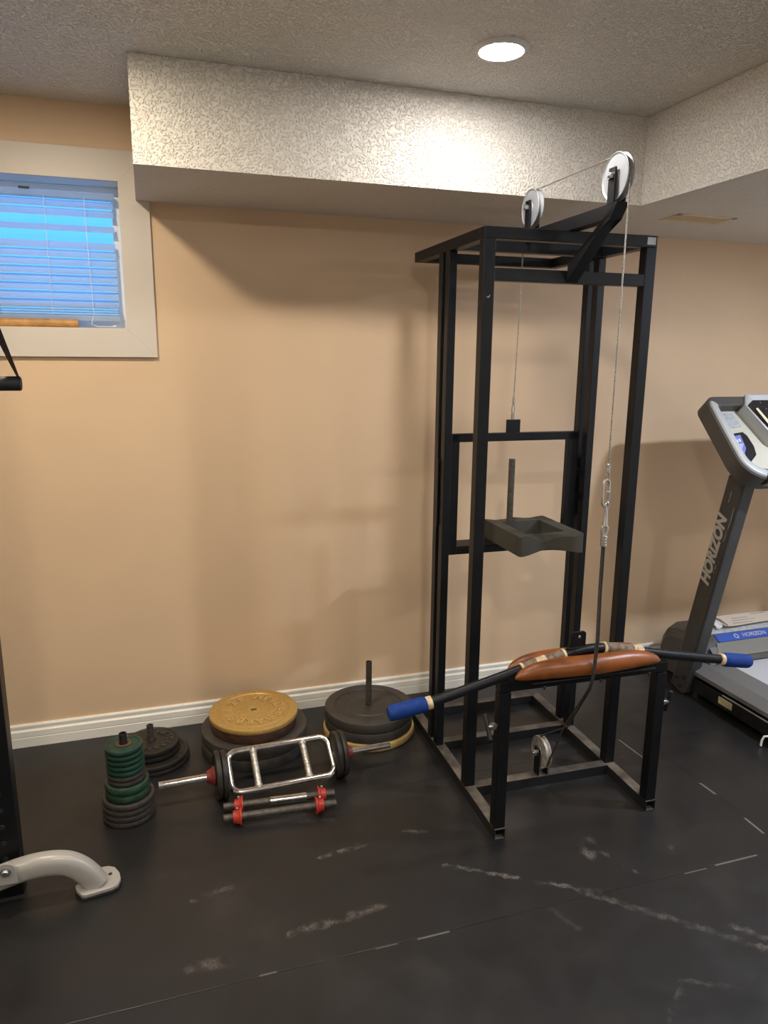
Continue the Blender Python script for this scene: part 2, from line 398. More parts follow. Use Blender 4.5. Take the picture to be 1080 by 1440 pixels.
struct('glass_pane', G().box((a0+s, .118, c0+s), (a1-s, .122, c1-s), 0), M['glass'], wnd)
# outside: the light well beyond the window
g = G().box((-1.25, .145, 1.35), (.2, .7, 1.40), .01)
struct('exterior_ground', g, M['trim'])

# blind
bl = thing('window_blind', (-.52, .06, WZ0), 'white slatted blind lowered inside the bright window', 'blind')
build('headrail', G().box((a0+.012, .045, 2.109), (-.083, .085, 2.132), .003), M['blind'], bl)
g = G()
zs = [2.091, 2.061, 2.007, 1.947, 1.917, 1.887, 1.857, 1.828, 1.799, 1.769, 1.741]
for i, z in enumerate(zs):
    tilt = math.radians([58, 60, 50, 60, 58, 58, 60, 60, 58, 60, 58][i]); w = .031
    path = []
    for k in range(6):
        t = (k/5-.5); cur = .0035*(1-4*t*t)
        path.append(V((0, .065-(t*w)*math.cos(tilt)+cur*math.sin(tilt), z-(t*w)*math.sin(tilt)+cur*math.cos(tilt))))
    vs = [p+V((a0+.014, 0, 0)) for p in path]+[p+V((-.088+.0006*i*0, 0, 0)) for p in path]
    nrm = V((0, math.sin(tilt), math.cos(tilt)))*.0012
    vs = vs+[p+nrm for p in vs]
    fs = [[k, k+1, k+7, k+6] for k in range(5)]+[[k+12, k+18, k+19, k+13] for k in range(5)]+[[0, 6, 18, 12], [5, 17, 23, 11], [0, 12, 13, 14, 15, 16, 17, 5, 4, 3, 2, 1], [6, 7, 8, 9, 10, 11, 23, 22, 21, 20, 19, 18]]
    g.add(vs, fs)
build('slat', g, M['blind'], bl)
g = G()
for z in (1.727, 1.718, 1.709, 1.700): g.box((a0+.014, .044, z-.002), (-.087, .088, z+.002), .001)
build('stacked_slat', g, M['blind'], bl)
build('bottom_rail', G().box((a0+.014, .042, 1.676), (-.088, .09, 1.696), .003), M['blind'], bl)
g = G()
g.tube([(-.185, .036, 2.109), (-.184, .035, 1.95), (-.181, .034, 1.80), (-.179, .036, 1.70), (-.19, .030, 1.665), (-.165, .028, 1.656), (-.12, .03, 1.657), (-.108, .03, 1.660)], .0012, 6)
g.box((-.112, .027, 1.655), (-.102, .034, 1.662), .001)
build('lift_cord', g, M['white'], bl)
for x in (-.32, -.62, -.86): build('ladder_cord', G().tube([(x, .038, 2.110), (x, .038, 1.69)], .0009, 6), M['white'], bl)
build('clip', G().box((-.40, .040, 2.130), (-.365, .052, 2.137), .001), M['blackm'], bl)
solo('wooden_dowel', G().cyl((a0+.01, .030, WZ0+.0162), (-.2345, .030, WZ0+.0162), .0155, 24), M['wood'], (-.5, .03, WZ0), 'round wooden dowel lying on the window sill under the blind', 'stick')

# recessed lamps
def lamp(i, x, y, z, col, st, label):
    t = thing('recessed_light', (x, y, z), label, 'ceiling light', 'recessed round ceiling lights')
    build('trim_ring', G().lathe([(.060, -.006), (.064, -.011), (.072, -.0095), (.079, -.002), (.079, .0), (.060, .0)], (x, y, z), (0, 0, 1), 64), M['ring'], t)
    build('lens', G().lathe([(0, -.0125), (.02, -.0123), (.04, -.0115), (.054, -.0095), (.0605, -.006), (.0605, -.004), (0, -.004)], (x, y, z), (0, 0, 1), 48, False), emit('lens_glow_%d' % i, col, st), t)
WARM, NEUT, COOL = (1, .88, .68, 1), (1, .97, .93, 1), (.74, .84, 1, 1)
LS = [(NEUT, 250, 'glowing round downlight in the stippled ceiling above the black rack'),
      (WARM, 520, 'warm round downlight in the ceiling in front of the window'),
      (NEUT, 290, 'round downlight in the lowered ceiling well in front of the treadmill'),
      (NEUT, 720, 'added fill downlight in the main ceiling far from the beige wall'),  # unseen lamp added as frontal fill for the back wall
      (WARM, 560, 'added fill downlight in the ceiling beside the multi gym'),  # second unseen lamp, added for bounce off the side walls
      (COOL, 1050, 'added cool fill downlight in the lowered ceiling over the treadmill')]  # made-up lamp supplying the cool light on floor, belt and nearby wall
for i, (p, l) in enumerate(zip(LAMPS, LS)): lamp(i, *p, *l)

# vent in the lowered ceiling
vt = thing('ceiling_vent', (2.16, -.39, ZB), 'beige louvred air vent in the lowered ceiling above the treadmill', 'vent')
g = G(); vx0, vx1, vy0, vy1 = 2.02, 2.30, -.455, -.325
g.box((vx0, vy0, ZB-.006), (vx1, vy0+.02, ZB), .002); g.box((vx0, vy1-.02, ZB-.006), (vx1, vy1, ZB), .002)
g.box((vx0, vy0, ZB-.006), (vx0+.02, vy1, ZB), .002); g.box((vx1-.02, vy0, ZB-.006), (vx1, vy1, ZB), .002)
build('frame', g, M['ventc'], vt)
g = G()
for k in range(9):
    y = vy0+.026+k*.0097; g.bar((vx0+.018, y, ZB-.004), (vx1-.018, y, ZB-.004), .0012, .008, (0, .7, .7), 0)
build('louvre', g, M['ventc'], vt)

# ------------------------------------------------------------------ lat pulldown rack (rack coordinates u, v, z)
W, H, T = .6185, 1.9532, .0385
LF = .2504
rk = thing('pulldown_rack', (0, 0, 0), 'tall black square-tube pulldown rack with leather thigh pads standing against the beige wall', 'exercise rack', rack=True)
R = lambda n, g, m='black': build(n, g, M[m] if isinstance(m, str) else m, rk)
def hollow(u0, u1, v0, v1, h, t=.003):
    """base tube, open at its front end"""
    g = G(); a = [(u0, 0), (u1, 0), (u1, h), (u0, h)]; b = [(u0+t, t), (u1-t, t), (u1-t, h-t), (u0+t, h-t)]
    vs = [(u, v0, z) for u, z in a]+[(u, v1, z) for u, z in a]+[(u, v0, z) for u, z in b]+[(u, v0+.12, z) for u, z in b]
    fs = [[i, (i+1) % 4, 4+(i+1) % 4, 4+i] for i in range(4)]+[[4, 5, 6, 7]]+[[i, (i+1) % 4, 8+(i+1) % 4, 8+i] for i in range(4)]+[[8+i, 8+(i+1) % 4, 12+(i+1) % 4, 12+i] for i in range(4)]+[[12, 13, 14, 15]]
    return g.add(vs, fs, False)
SK = .038
for u in (0, W-T): R('base_skid', hollow(u, u+T, -LF-.004, .632, SK), 'dusty')
for v0, v1 in ((-.012, .027), (.311, .349), (.588, .626)): R('base_crossbar', G().box((T, v0, 0), (W-T, v1, SK)), 'dusty')
for u in (0, W-T):
    R('front_post', G().box((u, 0, SK), (u+T, T, H-.0367)))
    R('front_leg', G().box((u, -LF, SK), (u+T, -LF+T, .5194)))
for u, w in ((0, 0), (W-.030, 0)):
    R('guide_post', G().box((u, .294, SK), (u+.030, .330, H-.0367)))
    R('rear_post', G().box((u, .360, SK), (u+.030, .396, H-.0367)))
# top frame
TB = .0367
g = G().box((0, 0, H-TB), (W, T, H)); R('top_front_bar', g)
for u in (0, W-T): R('top_side_bar', G().box((u, T, H-TB), (u+T, .669, H)))
R('top_back_bar', G().box((T, .632, H-TB), (W-T, .669, H)))
R('top_crossbar', G().box((T, .262, H-TB), (W-T, .300, H)))
R('upper_brace_bar', G().box((T, .001, 1.7925), (W-T, .036, 1.8315)))
# boom and diagonal brace
UB = .309
g = G().prism([(UB-.0195, .236, H), (UB-.0195, .236, H+.039), (UB-.0195, -.254, H+.041), (UB-.0195, -.224, H)], (.039, 0, 0), .001)
R('boom', g)
g = G().prism([(UB-.0195, -.2535, H+.040), (UB-.0195, -.0015, 1.795), (UB-.0195, -.0015, 1.851), (UB-.0195, -.212, H-.001), (UB-.0195, -.222, H-.001)], (.039, 0, 0), .001)
R('diagonal_brace', g)
def pulley(c, r, w=.022, mat='alu'):
    p = [(.006, -w/2), (r*.28, -w/2), (r*.30, -w/2+.002), (r*.9, -w/2+.003), (r*.97, -w/2), (r, -w/2+.0015), (r, -w/2+.0035), (r-.008, -.002), (r-.008, .002), (r, w/2-.0035), (r, w/2-.0015), (r*.97, w/2), (r*.9, w/2-.003), (r*.30, w/2-.002), (r*.28, w/2), (.006, w/2)]
    return G().lathe(p, c, (1, 0, 0), 56)
def bolt(c, r, l):
    g = G().lathe([(0, -l), (r*.9, -l), (r, -l+.001), (r, 0), (0, 0)], c, (1, 0, 0), 6, False)
    g.cyl((c[0]-l-.004, c[1], c[2]), (c[0]-l, c[1], c[2]), r*.45, 10); return g
for pu, cv, cz, r, base in ((UB, -.219, 2.066, .066, H+.039), (.289, .257, 2.063, .0635, H)):
    pl = R('pulley', pulley((pu, cv, cz), r), 'alu')
    for du in (-.0175, .0175):
        g = G().box((pu+du-.003, cv-.0165, base-.0), (pu+du+.003, cv+.0165, cz+.024), .001); R('pulley_bracket', g)
    build('bolt', bolt((pu-.0205, cv, cz), .011, .010).cyl((pu-.0205, cv, cz), (pu+.03, cv, cz), .005, 10), M['steel'], pl)
lp = R('pulley', pulley((UB, .010, .125), .060, .022), 'alud')
R('pulley_bracket', G().box((UB-.021, -.008, SK), (UB-.015, .026, .145), .001))
R('pulley_bracket', G().box((UB+.015, -.008, SK), (UB+.021, .026, .145), .001))
build('bolt', bolt((UB-.021, .010, .125), .011, .012).cyl((UB-.021, .01, .125), (UB+.028, .01, .125), .005, 10), M['steel'], lp)
# seat bar that drops into the legs, with its clamps and the two leather pads
R('pad_support_bar', G().box((0, -LF, .5235), (W, -LF+T, .560)))
R('pad_plate', G().box((.09, -.292, .560), (.54, -.185, .5635), .001), 'blackm')
for u in (.12, .32, .50): R('plate_screw', G().cyl((u, -.31, .549), (u, -.31, .560), .004, 8), 'blackm')
for sgn, u in ((-1, 0), (1, W)):
    kn = R('clamp_screw', G().cyl((u, -.231, .402), (u+sgn*.03, -.231, .402), .008, 12).cyl((u+sgn*.004, -.231, .402), (u+sgn*.016, -.231, .402), .0125, 6), 'steel')
    z = .402; d = V((0, -.25, 1)) if sgn > 0 else V((0, .55, .8)); d.normalize(); c = V((u+sgn*.03, -.231, z))
    build('tee_handle', G().cyl(c-d*.042, c+d*.042, .0075, 12), M['blackm'], kn)
def pad(v, u0, u1, zb, r, seam=True):
    g = G(); n = 28; m = 44; vs = []; fs = []
    for i in range(m+1):
        s = i/m; t = 2*s-1; k = max(.02, (1-abs(t)**5))**.5*(1-.18*t*t)
        u = u0+(u1-u0)*s; cz = zb+r*.96*(.45+.55*k); cv = v+.004*math.sin(s*9)
        for j in range(n):
            a = 2*PI*j/n; y = math.cos(a)*r*k*.98; z = math.sin(a)*r*k*(1.0 if math.sin(a) > 0 else .93)
            w = 1+.012*math.sin(13*s+3*a)+.008*math.sin(31*s-2*a)
            vs.append((u+.006*math.sin(a)*t*0, cv+y*w, cz+z*w))
    for i in range(m):
        for j in range(n):
            l = (j+1) % n; fs.append([i*n+j, i*n+l, (i+1)*n+l, (i+1)*n+j])
    fs += [list(range(n))[::-1], [m*n+j for j in range(n)]]
    return g.add(vs, fs)
R('thigh_pad', pad(-.275, .036, .565, .5630, .0345), 'leather')
R('thigh_pad', pad(-.203, .046, .560, .5630, .0335), 'leather')
R('maker_label', G().box((.580, -.0012, 1.9245), (.611, .0, 1.9475), 0), 'label')
# weld beads / scratches
sc_g = G()
for u, z in ((.010, 1.742), (.016, 1.738), (.021, 1.744)): pass
R('paint_chip', G().tube([(.012, -.0004, 1.745), (.016, -.0004, 1.741), (.021, -.0004, 1.742), (.024, -.0004, 1.749)], .0008, 5), 'label')

# weight carriage
ct = thing('weight_carriage', (.30, .345, .81), 'black sliding weight carriage hanging between the rear posts of the rack', 'weight carriage', rack=True)
Cc = lambda n, g, m='black': build(n, g, M[m], ct)
cv0, cv1 = .332, .358
for u in (.031, .531): Cc('stile', G().box((u, cv0, .8135), (u+.045, cv1, 1.2765)))
Cc('top_bar', G().box((.031, cv0, 1.2465), (.576, cv1, 1.2775)))
Cc('shelf_bar', G().box((.076, cv0, .8135), (.531, cv1, .8395)))
Cc('shelf', G().box((.20, .335, .8395), (.42, .45, .8445), .001))
g = G().box((.06, .335, .8395), (.20, .43, .8445), .001); Cc('shelf_wing', g)
for s, u in ((-1, -.008), (1, .589)):
    Cc('slide_plate', G().box((u if s < 0 else u+.031, .333, .93), ((u+.005) if s < 0 else u+.036, .357, 1.185), .001))
    Cc('slide_arm', G().box((-.003 if s < 0 else .576, .336, 1.00), (.031 if s < 0 else .621, .354, 1.03), .001))
    Cc('slide_arm', G().box((-.003 if s < 0 else .576, .336, 1.10), (.031 if s < 0 else .621, .354, 1.13), .001))
Cc('loading_peg', G().lathe([(.0095, 0), (.0125, 0), (.0125, .33), (.0095, .33)], (.300, .345, .8445), (0, 0, 1), 20), 'pipe')
Cc('hanger_lug', G().box((.269, .340, 1.2775), (.325, .349, 1.3265), .001))
# stack of wires: the steel cable from the carriage over both pulleys
cb = thing('steel_cable', (UB, .353, 1.33), 'thin steel cable running over the two pulleys on top of the rack', 'cable', rack=True)
pts = [(.297, .350, 1.395), (.297, .336, 1.75), (.290, .3135, 2.05)]
for a in range(0, 95, 12): pts.append((.289, .257+.0565*math.cos(math.radians(a)), 2.063+.0565*math.sin(math.radians(a))))
for a in range(90, 185, 12): pts.append((UB, -.219+.0595*math.cos(math.radians(a)), 2.066+.0595*math.sin(math.radians(a))))
pts += [(UB, -.2795, 2.05), (.303, -.288, 1.6), (.297, -.298, 1.235)]
build('wire', G().tube(pts, .0022, 8), M['cable'], cb)
def ferrule(p, q, r):
    p, q = V(p), V(q); g = G()
    for k in range(4): g.cyl(p.lerp(q, k*.25+.01), p.lerp(q, k*.25+.22), r, 12)
    g.cyl(p, q, r*.75, 10); return g
build('ferrule', ferrule((.297, .350, 1.412), (.297, .350, 1.385), .0055), M['steel'], cb)
def teardrop(c, h, w, r, up=1, ax=(1, 0, 0)):
    c = V(c); ax = V(ax); P = []
    for k in range(25):
        t = k/24*2*PI; y = (1-math.cos(t))/2
        P.append(c+ax*(w*math.sin(t)*(.25+.75*y))+V((0, 0, -up*h*y)))
    return G().tube(P[:-1], r, 7, True)
build('eye_loop', teardrop((.297, .350, 1.388), .036, .010, .0022), M['steel'], cb)
build('eye_loop', teardrop((.297, -.298, 1.226), .028, .006, .0022), M['cable'], cb)
build('ferrule', ferrule((.2975, -.298, 1.250), (.297, -.298, 1.223), .0058), M['steel'], cb)
def link(c, h, w, r, ax):
    c = V(c); ax = V(ax).normalized(); P = []
    for k in range(32):
        t = 2*PI*k/32; ca, sa = math.cos(t), math.sin(t)
        P.append(c+ax*(w*ca)+V((0, 0, (h-w)*(1 if sa > 0 else -1)*min(1, abs(sa)*3)+w*sa)))
    return G().tube(P, r, 8, True)
l1 = build('quick_link', link((.298, .349, 1.333), .026, .0085, .0030, (.75, .65, 0)), M['steel'], cb)
build('link_nut', G().cyl((.2916, .3435, 1.328), (.2916, .3435, 1.352), .0052, 6), M['steel'], l1)

# clip and cord
cd = thing('pulley_cord', (.297, -.3, .07), 'doubled dark cord hanging from a steel link over the thigh pad', 'cord', rack=True)
l2 = build('quick_link', link((.294, -.299, 1.162), .040, .0145, .0036, (.9, .3, 0)), M['steel'], cd)
build('link_nut', G().cyl((.3075, -.2945, 1.142), (.3075, -.2945, 1.166), .0065, 6), M['steel'], l2)
g = G().tube([(.296, -.300, 1.122), (.298, -.301, 1.10), (.297, -.302, 1.075), (.2955, -.303, 1.060)], .008, 12, rfun=lambda s: .0045+.0045*s)
g.tube([(.300-.006*math.cos(t), -.301, 1.122+.010*math.sin(t)) for t in [k*PI/10 for k in range(21)]], .003, 7)
build('snap_hook', g, M['steel'], cd)
build('eye_loop', teardrop((.296, -.303, 1.024), .038, .013, .0045, -1), M['alud'], cd)
build('ferrule', ferrule((.296, -.303, 1.030), (.2965, -.303, .996), .010), M['steel'], cd)
P0 = (-.16, .316); Cp = (.010, .125); rr = .054; dd = math.hypot(P0[0]-Cp[0], P0[1]-Cp[1]); ph = math.atan2(P0[1]-Cp[1], P0[0]-Cp[0]); be = math.acos(rr/dd)
def strand(du, end_a, side):
    a = [(.2965+du, -.303, .998), (.294+du, -.308, .85), (.290+du, -.320, .70), (.286+du*.8, -.3215, .625), (.284+du*.6, -.3225, .595), (.284+du*.6, -.3185, .566), (.288+du, -.300, .525), (.2975+du*2, -.16, .316)]
    return a
pa = strand(-.0037, 0, 0); pb = strand(.0037, 0, 0)
arc = []
a0_, a1_ = ph-be, ph+be-2*PI
for k in range(19):
    a = a0_+(a1_-a0_)*k/18; arc.append((UB, Cp[0]+rr*math.cos(a), Cp[1]+rr*math.sin(a)))
build('cord', G().tube(pb+arc+pa[::-1], .0031, 8), M['rope'], cd)

# lat bar lying in the groove between the pads
LV = -.237
lb = thing('lat_bar', (.294, LV, .60), 'long black bent pulldown bar with blue foam grips resting on the thigh pads', 'pulldown bar', rack=True)
key = [(-.363, .497), (-.23, .516), (-.06, .556), (.06, .586), (.14, .604), (.223, .622), (.294, .634), (.369, .632), (.442, .619), (.515, .601), (.66, .571), (.835, .537), (.965, .514)]
def interp(u):
    for (a, b), (c, d) in zip(key, key[1:]):
        if u <= c: return b+(d-b)*(u-a)/(c-a)
    return key[-1][1]
us = [-.362+i*(.963+.362)/90 for i in range(91)]
zz = [interp(u) for u in us]
for _ in range(6): zz = [zz[0]]+[(zz[i-1]+zz[i]*2+zz[i+1])/4 for i in range(1, 90)]+[zz[-1]]
def zat(u):
    t = (u-us[0])/(us[1]-us[0]); i = max(0, min(89, int(t))); return zz[i]+(zz[i+1]-zz[i])*(t-i)
def seg(u0, u1, n=12): return [(u0+(u1-u0)*k/n, LV, zat(u0+(u1-u0)*k/n)) for k in range(n+1)]
build('bar', G().tube(seg(-.362, .963, 90), .0162, 16), M['black'], lb)
for a, b in ((-.365, -.244), (.852, .968)):
    o = build('foam_grip', G().tube(seg(a, b, 16), .024, 20, rfun=lambda s: .0245-.004*max(0, abs(2*s-1)-.85)/.15), M['blue'], lb)
for a, b in ((-.243, -.226), (.838, .853)):
    build('tape_band', G().tube(seg(a, b, 4), .0208, 16), M['tapeb'], lb)
for a, b in ((.074, .228), (.369, .515)):
    build('grip_wrap', G().tube(seg(a, b, 24), .0185, 16, rfun=lambda s: .0188+.0009*math.sin(s*60)), M['tape'], lb)
for a, b in ((.074, .082), (.128, .160), (.220, .228), (.367, .375), (.478, .490), (.492, .515)):
    build('tape_band', G().tube(seg(a, b, 4), .0206, 16), M['tapeb'], lb)
z = zat(.272)
g = G().prism([(.246, LV-.004, z+.010), (.300, LV-.004, z+.010), (.300, LV-.004, z+.062), (.294, LV-.004, z+.067), (.252, LV-.004, z+.067), (.246, LV-.004, z+.061)], (0, .008, 0), .001)
tb = build('hanger_tab', g, M['black'], lb)
build('tab_hole', G().cyl((.276, LV-.0046, z+.050), (.276, LV+.0046, z+.050), .0052, 14), M['steel'], tb)
build('tab_foot', G().box((.236, LV-.010, z+.008), (.308, LV+.010, z+.018), .003), M['black'], lb)

# foam block on the carriage shelf
def rrect(u0, u1, v0, v1, r, n):
    P = []; per = []
    cs = [(u1-r, v0+r, -90), (u1-r, v1-r, 0), (u0+r, v1-r, 90), (u0+r, v0+r, 180)]
    for cx, cy, a in cs:
        for k in range(n+1):
            t = math.radians(a+90*k/n); P.append((cx+r*math.cos(t), cy+r*math.sin(t)))
    return P
def dens(P, step):
    Q = []
    for i in range(len(P)):
        a, b = V(P[i]+(0,)), V(P[(i+1) % len(P)]+(0,)); k = max(1, int((b-a).length/step))
        Q += [tuple(a.lerp(b, j/k))[:2] for j in range(k)]
    return Q
outer = dens(rrect(.243, .508, .136, .462, .012, 3), .012); nO = len(outer)
cu_, cv_ = .376, .30
inner = []
for (u, v) in outer:
    du, dv = u-cu_, v-cv_; f = 1e9
    if abs(du) > 1e-9: f = min(f, (.082 if du > 0 else .082)/abs(du))
    if abs(dv) > 1e-9: f = min(f, .1/abs(dv))
    inner.append((cu_+du*f, cv_+dv*f))
def zt(u, v):
    w = max(0, 1-(v-.136)/.075); s = math.sin((u-.243)/.265*PI)
    return .9175-.020*w*max(0, math.sin((u-.243)/.265*PI))**2.2 + .006*w*math.sin((u-.243)*48) - .007*max(0, (v-.40)/.06)*abs(math.sin((u-.243)*24))
def zb_(u, v):
    w = max(0, 1-(v-.136)/.09); return .8446+.019*w*max(0, math.sin((u-.243)/.265*PI))**2 - .0*w
def fv(u, v): return v+.016*max(0, 1-(v-.136)/.03)*max(0, math.sin((u-.243)/.265*PI))**2
vs = []
for i in range(nO):
    u, v = outer[i]; iu, iv = inner[i]; jz = random.uniform(-.0008, .0008)
    vs += [(u, fv(u, v), zb_(u, v)), (u, fv(u, v), (zb_(u, v)+zt(u, v))/2), (u, fv(u, v), zt(u, v)+jz), ((u*2+iu)/3, (v*2+iv)/3+.3*(fv(u, v)-v), zt((u*2+iu)/3, (v*2+iv)/3)+jz),
           ((u+2*iu)/3, (v+2*iv)/3, zt((u+2*iu)/3, (v+2*iv)/3)), (iu, iv, zt(iu, iv)-.002), (iu+.004*math.sin(iv*40), iv, .88), (iu, iv, .8446)]
fs = []
for i in range(nO):
    j = (i+1) % nO
    for k in range(8):
        l = (k+1) % 8; fs.append([i*8+k, j*8+k, j*8+l, i*8+l])
solo('foam_block', G().add(vs, fs), M['foam'], (.376, .30, .8446), 'thick olive grey foam block with a square hole around the carriage peg', 'foam block', rack=True, angle=45)

# ------------------------------------------------------------------ weight plates
def plate_geo(R_, h, rim, rec, hub, hole=.0135, bev=.004, n=72, hubh=None):
    b = min(bev, h*.45); hh = h if hubh is None else hubh
    p = [(hole, 0), (R_-b, 0), (R_-b*.3, b*.3), (R_, b), (R_, h-b), (R_-b*.3, h-b*.3), (R_-b, h)]
    if rim: p += [(R_-rim, h), (R_-rim-.004, h-rec)]
    if hub: p += [(hub+.005, h-rec), (hub, hh)]
    p += [(hole+.001, hh if hub else h-rec), (hole, (hh if hub else h-rec)-.001)]
    return G().lathe(p, (0, 0, 0), (0, 0, 1), n)
MESH = {}
def plate(key, geo, mat, c, z, label, group, name='weight_plate', rot=None):
    if key not in MESH:
        o = build(name, geo(), M[mat]); MESH[key] = o.data
    else:
        o = bpy.data.objects.new(name, MESH[key]); COL.objects.link(o)
    o.location = (c[0], c[1], z)
    o.rotation_euler = rot or (0, 0, random.uniform(0, 6.28))
    tag(o, label, 'weight plate', group); return o
def ring_text(parent, words_, rad, size, z, mat, ext=.0012, bold=.0008):
    """raised foundry lettering round the plate face; words_ = [(text, start angle clockwise from back, end angle)]"""
    g = G()
    for w, a0, a1 in words_:
        for i, ch in enumerate(w):
            a = math.radians(90-(a0+(a1-a0)*(i/(max(1, len(w)-1)))))
            o = V((rad*math.cos(a), rad*math.sin(a), z)); out = V((math.cos(a), math.sin(a), 0)); put_text(g, ch, size, ext, o, V((math.sin(a), -math.cos(a), 0)), out, bold, 0, 1.)
    return build('lettering', g, mat, parent, V())
# gold stack
Cg = (.334, -.251); GS = 'plates stacked under the gold plate'
pg = lambda: plate_geo(.211, .0455, .045, .005, .08)
plate('big', pg, 'iron', Cg, 0, 'big grey iron plate at the very bottom of the gold-topped stack', GS)
plate('big', pg, 'iron', (Cg[0]+.002, Cg[1]), .0458, 'big grey iron plate lying under the brown plate in the gold-topped stack', GS)
plate('brown', lambda: plate_geo(.172, .041, .02, .004, .06, bev=.006), 'rust', Cg, .0916, 'rusty brown plate sandwiched directly below the gold plate', GS)
gp = plate('gold', lambda: plate_geo(.177, .021, .030, .003, .062, hole=.014, bev=.005, hubh=.0195), 'gold', Cg, .1330, 'worn gold painted plate with raised lettering lying on top of its stack', GS, rot=(0, 0, 0))
ring_text(gp, [('WEIDER', 18, 128), ('BARBELL', 152, 282), ('25', 312, 338)], .1015, .054, .0190, M['goldd'], .0030, .0014)
build('hole_rim', G().lathe([(.0135, .0180), (.0225, .0180), (.021, .0215), (.0150, .0215)], (0, 0, 0), (0, 0, 1), 32), M['goldd'], gp)
build('raised_ring', G().lathe([(.117+.021, .0175), (.1415, .0212), (.1445, .0212), (.147, .0175)], (0, 0, 0), (0, 0, 1), 72), M['gold'], gp)
# grey stack with pipe
Cy = (.814, -.272); YS = 'plates stacked around the tall pipe'
plate('goldb', lambda: plate_geo(.193, .033, .03, .003, .06, bev=.009), 'goldd', Cy, 0, 'yellow gold plate at the bottom beneath two grey plates beside the rack', YS)
py = lambda: plate_geo(.185, .042, .040, .006, .098, bev=.005, hubh=.040)
plate('grey', py, 'iron', Cy, .0335, 'grey plate in the middle of the stack with the tall pipe', YS)
gt = plate('grey', py, 'iron', Cy, .0765, 'smooth grey plate on top of the stack with the tall pipe, under the blue grip', YS, rot=(0, 0, 0))
for a in (28, 36, 44, 50, -12, -20, -62): 
    t = math.radians(a-40); c = V((.122*math.cos(t), .122*math.sin(t), .0365)); o = V((math.cos(t), math.sin(t), 0)); build('foundry_mark', G().bar(c-o*.010, c+o*.010, .005, .002, (0, 0, 1), .0005), M['iron'], gt, V())
solo('pipe_peg', G().lathe([(.0098, .118), (.0125, .118), (.0125, .309), (.0098, .309)], (Cy[0], Cy[1], 0), (0, 0, 1), 24), M['pipe'], (Cy[0], Cy[1], .118), 'tall bare steel pipe standing in the hole of the grey plate stack', 'pipe')
# black stack
Ck = (-.06, -.253); KS = 'black plates stacked behind the green plates'
pk = lambda: plate_geo(.136, .0195, .016, .003, .04, bev=.006)
plate('blkL', pk, 'irond', Ck, 0, 'wide black iron plate at the bottom of the stack behind the green plates', KS)
plate('blkL', pk, 'irond', (Ck[0]-.002, Ck[1]), .0197, 'wide black iron plate second from the bottom behind the green plates', KS)
pk2 = lambda: plate_geo(.105, .0215, .012, .003, .034, bev=.006, hubh=.0205)
plate('blkS', pk2, 'irond', (Ck[0]-.004, Ck[1]+.003), .0396, 'smaller black plate just under the lettered top plate behind the green stack', KS)
bt = plate('blkS', pk2, 'irond', (Ck[0]-.004, Ck[1]), .0625, 'black iron plate with raised lettering on top of the stack behind the green plates', KS, rot=(0, 0, 0))
ring_text(bt, [('WEIDER', 30, 140), ('BARBELL', 165, 295)], .064, .034, .0192, M['iron'], .0024, .0010)
solo('pipe_peg', G().lathe([(.0100, .0835), (.0150, .0835), (.0128, .1005), (.0128, .147), (.0100, .147)], (-.068, Ck[1], 0), (0, 0, 1), 24), M['pipe'], (-.068, Ck[1], .0835), 'short pipe stub standing in the black lettered plate', 'pipe')
# green stack
Ce = (-.143, -.593); ES = 'plates of the tall green and black stack'
ps = lambda: plate_geo(.086, .0208, .012, .003, .03, bev=.007)
pmd = lambda: plate_geo(.0735, .0275, .012, .003, .03, bev=.009)
pt_ = lambda: plate_geo(.0625, .0190, .010, .003, .024, bev=.007)
Z = 0
for i, w in enumerate(('bottom', 'second from the bottom', 'third from the bottom', 'fourth from the bottom')):
    plate('eL', ps, 'ironb', (Ce[0]+random.uniform(-.002, .002), Ce[1]), Z, 'brownish black plate %s of the tall green stack' % w, ES); Z += .0210
for i, w in enumerate(('lower', 'upper')):
    plate('eM', pmd, 'greenm', (Ce[0]-.001, Ce[1]), Z, '%s of the two wider green plates in the waist of the tall stack' % w, ES); Z += .0277
for i, w in enumerate(('lower', 'upper')):
    plate('eD', lambda: plate_geo(.0625, .0175, .010, .003, .024, bev=.006), 'ironb', (Ce[0]-.001-.001*i, Ce[1]), Z, '%s of the two small black plates between green ones in the tall stack' % w, ES); Z += .0178
for i, w in enumerate(('lowest', 'second lowest', 'middle', 'second highest', 'topmost')):
    tp = plate('eS', pt_, 'green', (Ce[0]-.002-.0007*i, Ce[1]), Z, '%s of the five small green plates at the top of the tall stack' % w, ES, rot=(0, 0, .3*i)); Z += .0192
build('hub_rust', G().lathe([(.014, .0158), (.022, .0158), (.0265, .0196), (.0145, .0196)], (0, 0, 0), (0, 0, 1), 32), pm('rust_stain', (.10, .045, .02, 1), .7, var=.4, vscale=80), tp, V())
solo('pipe_peg', G().lathe([(.0090, Z-.006), (.0128, Z-.006), (.0128, Z+.036), (.0090, Z+.036)], (Ce[0]-.005, Ce[1], 0), (0, 0, 1), 24), M['blackm'], (Ce[0]-.005, Ce[1], Z-.006), 'short dark pipe end sticking out of the tall green stack', 'pipe')

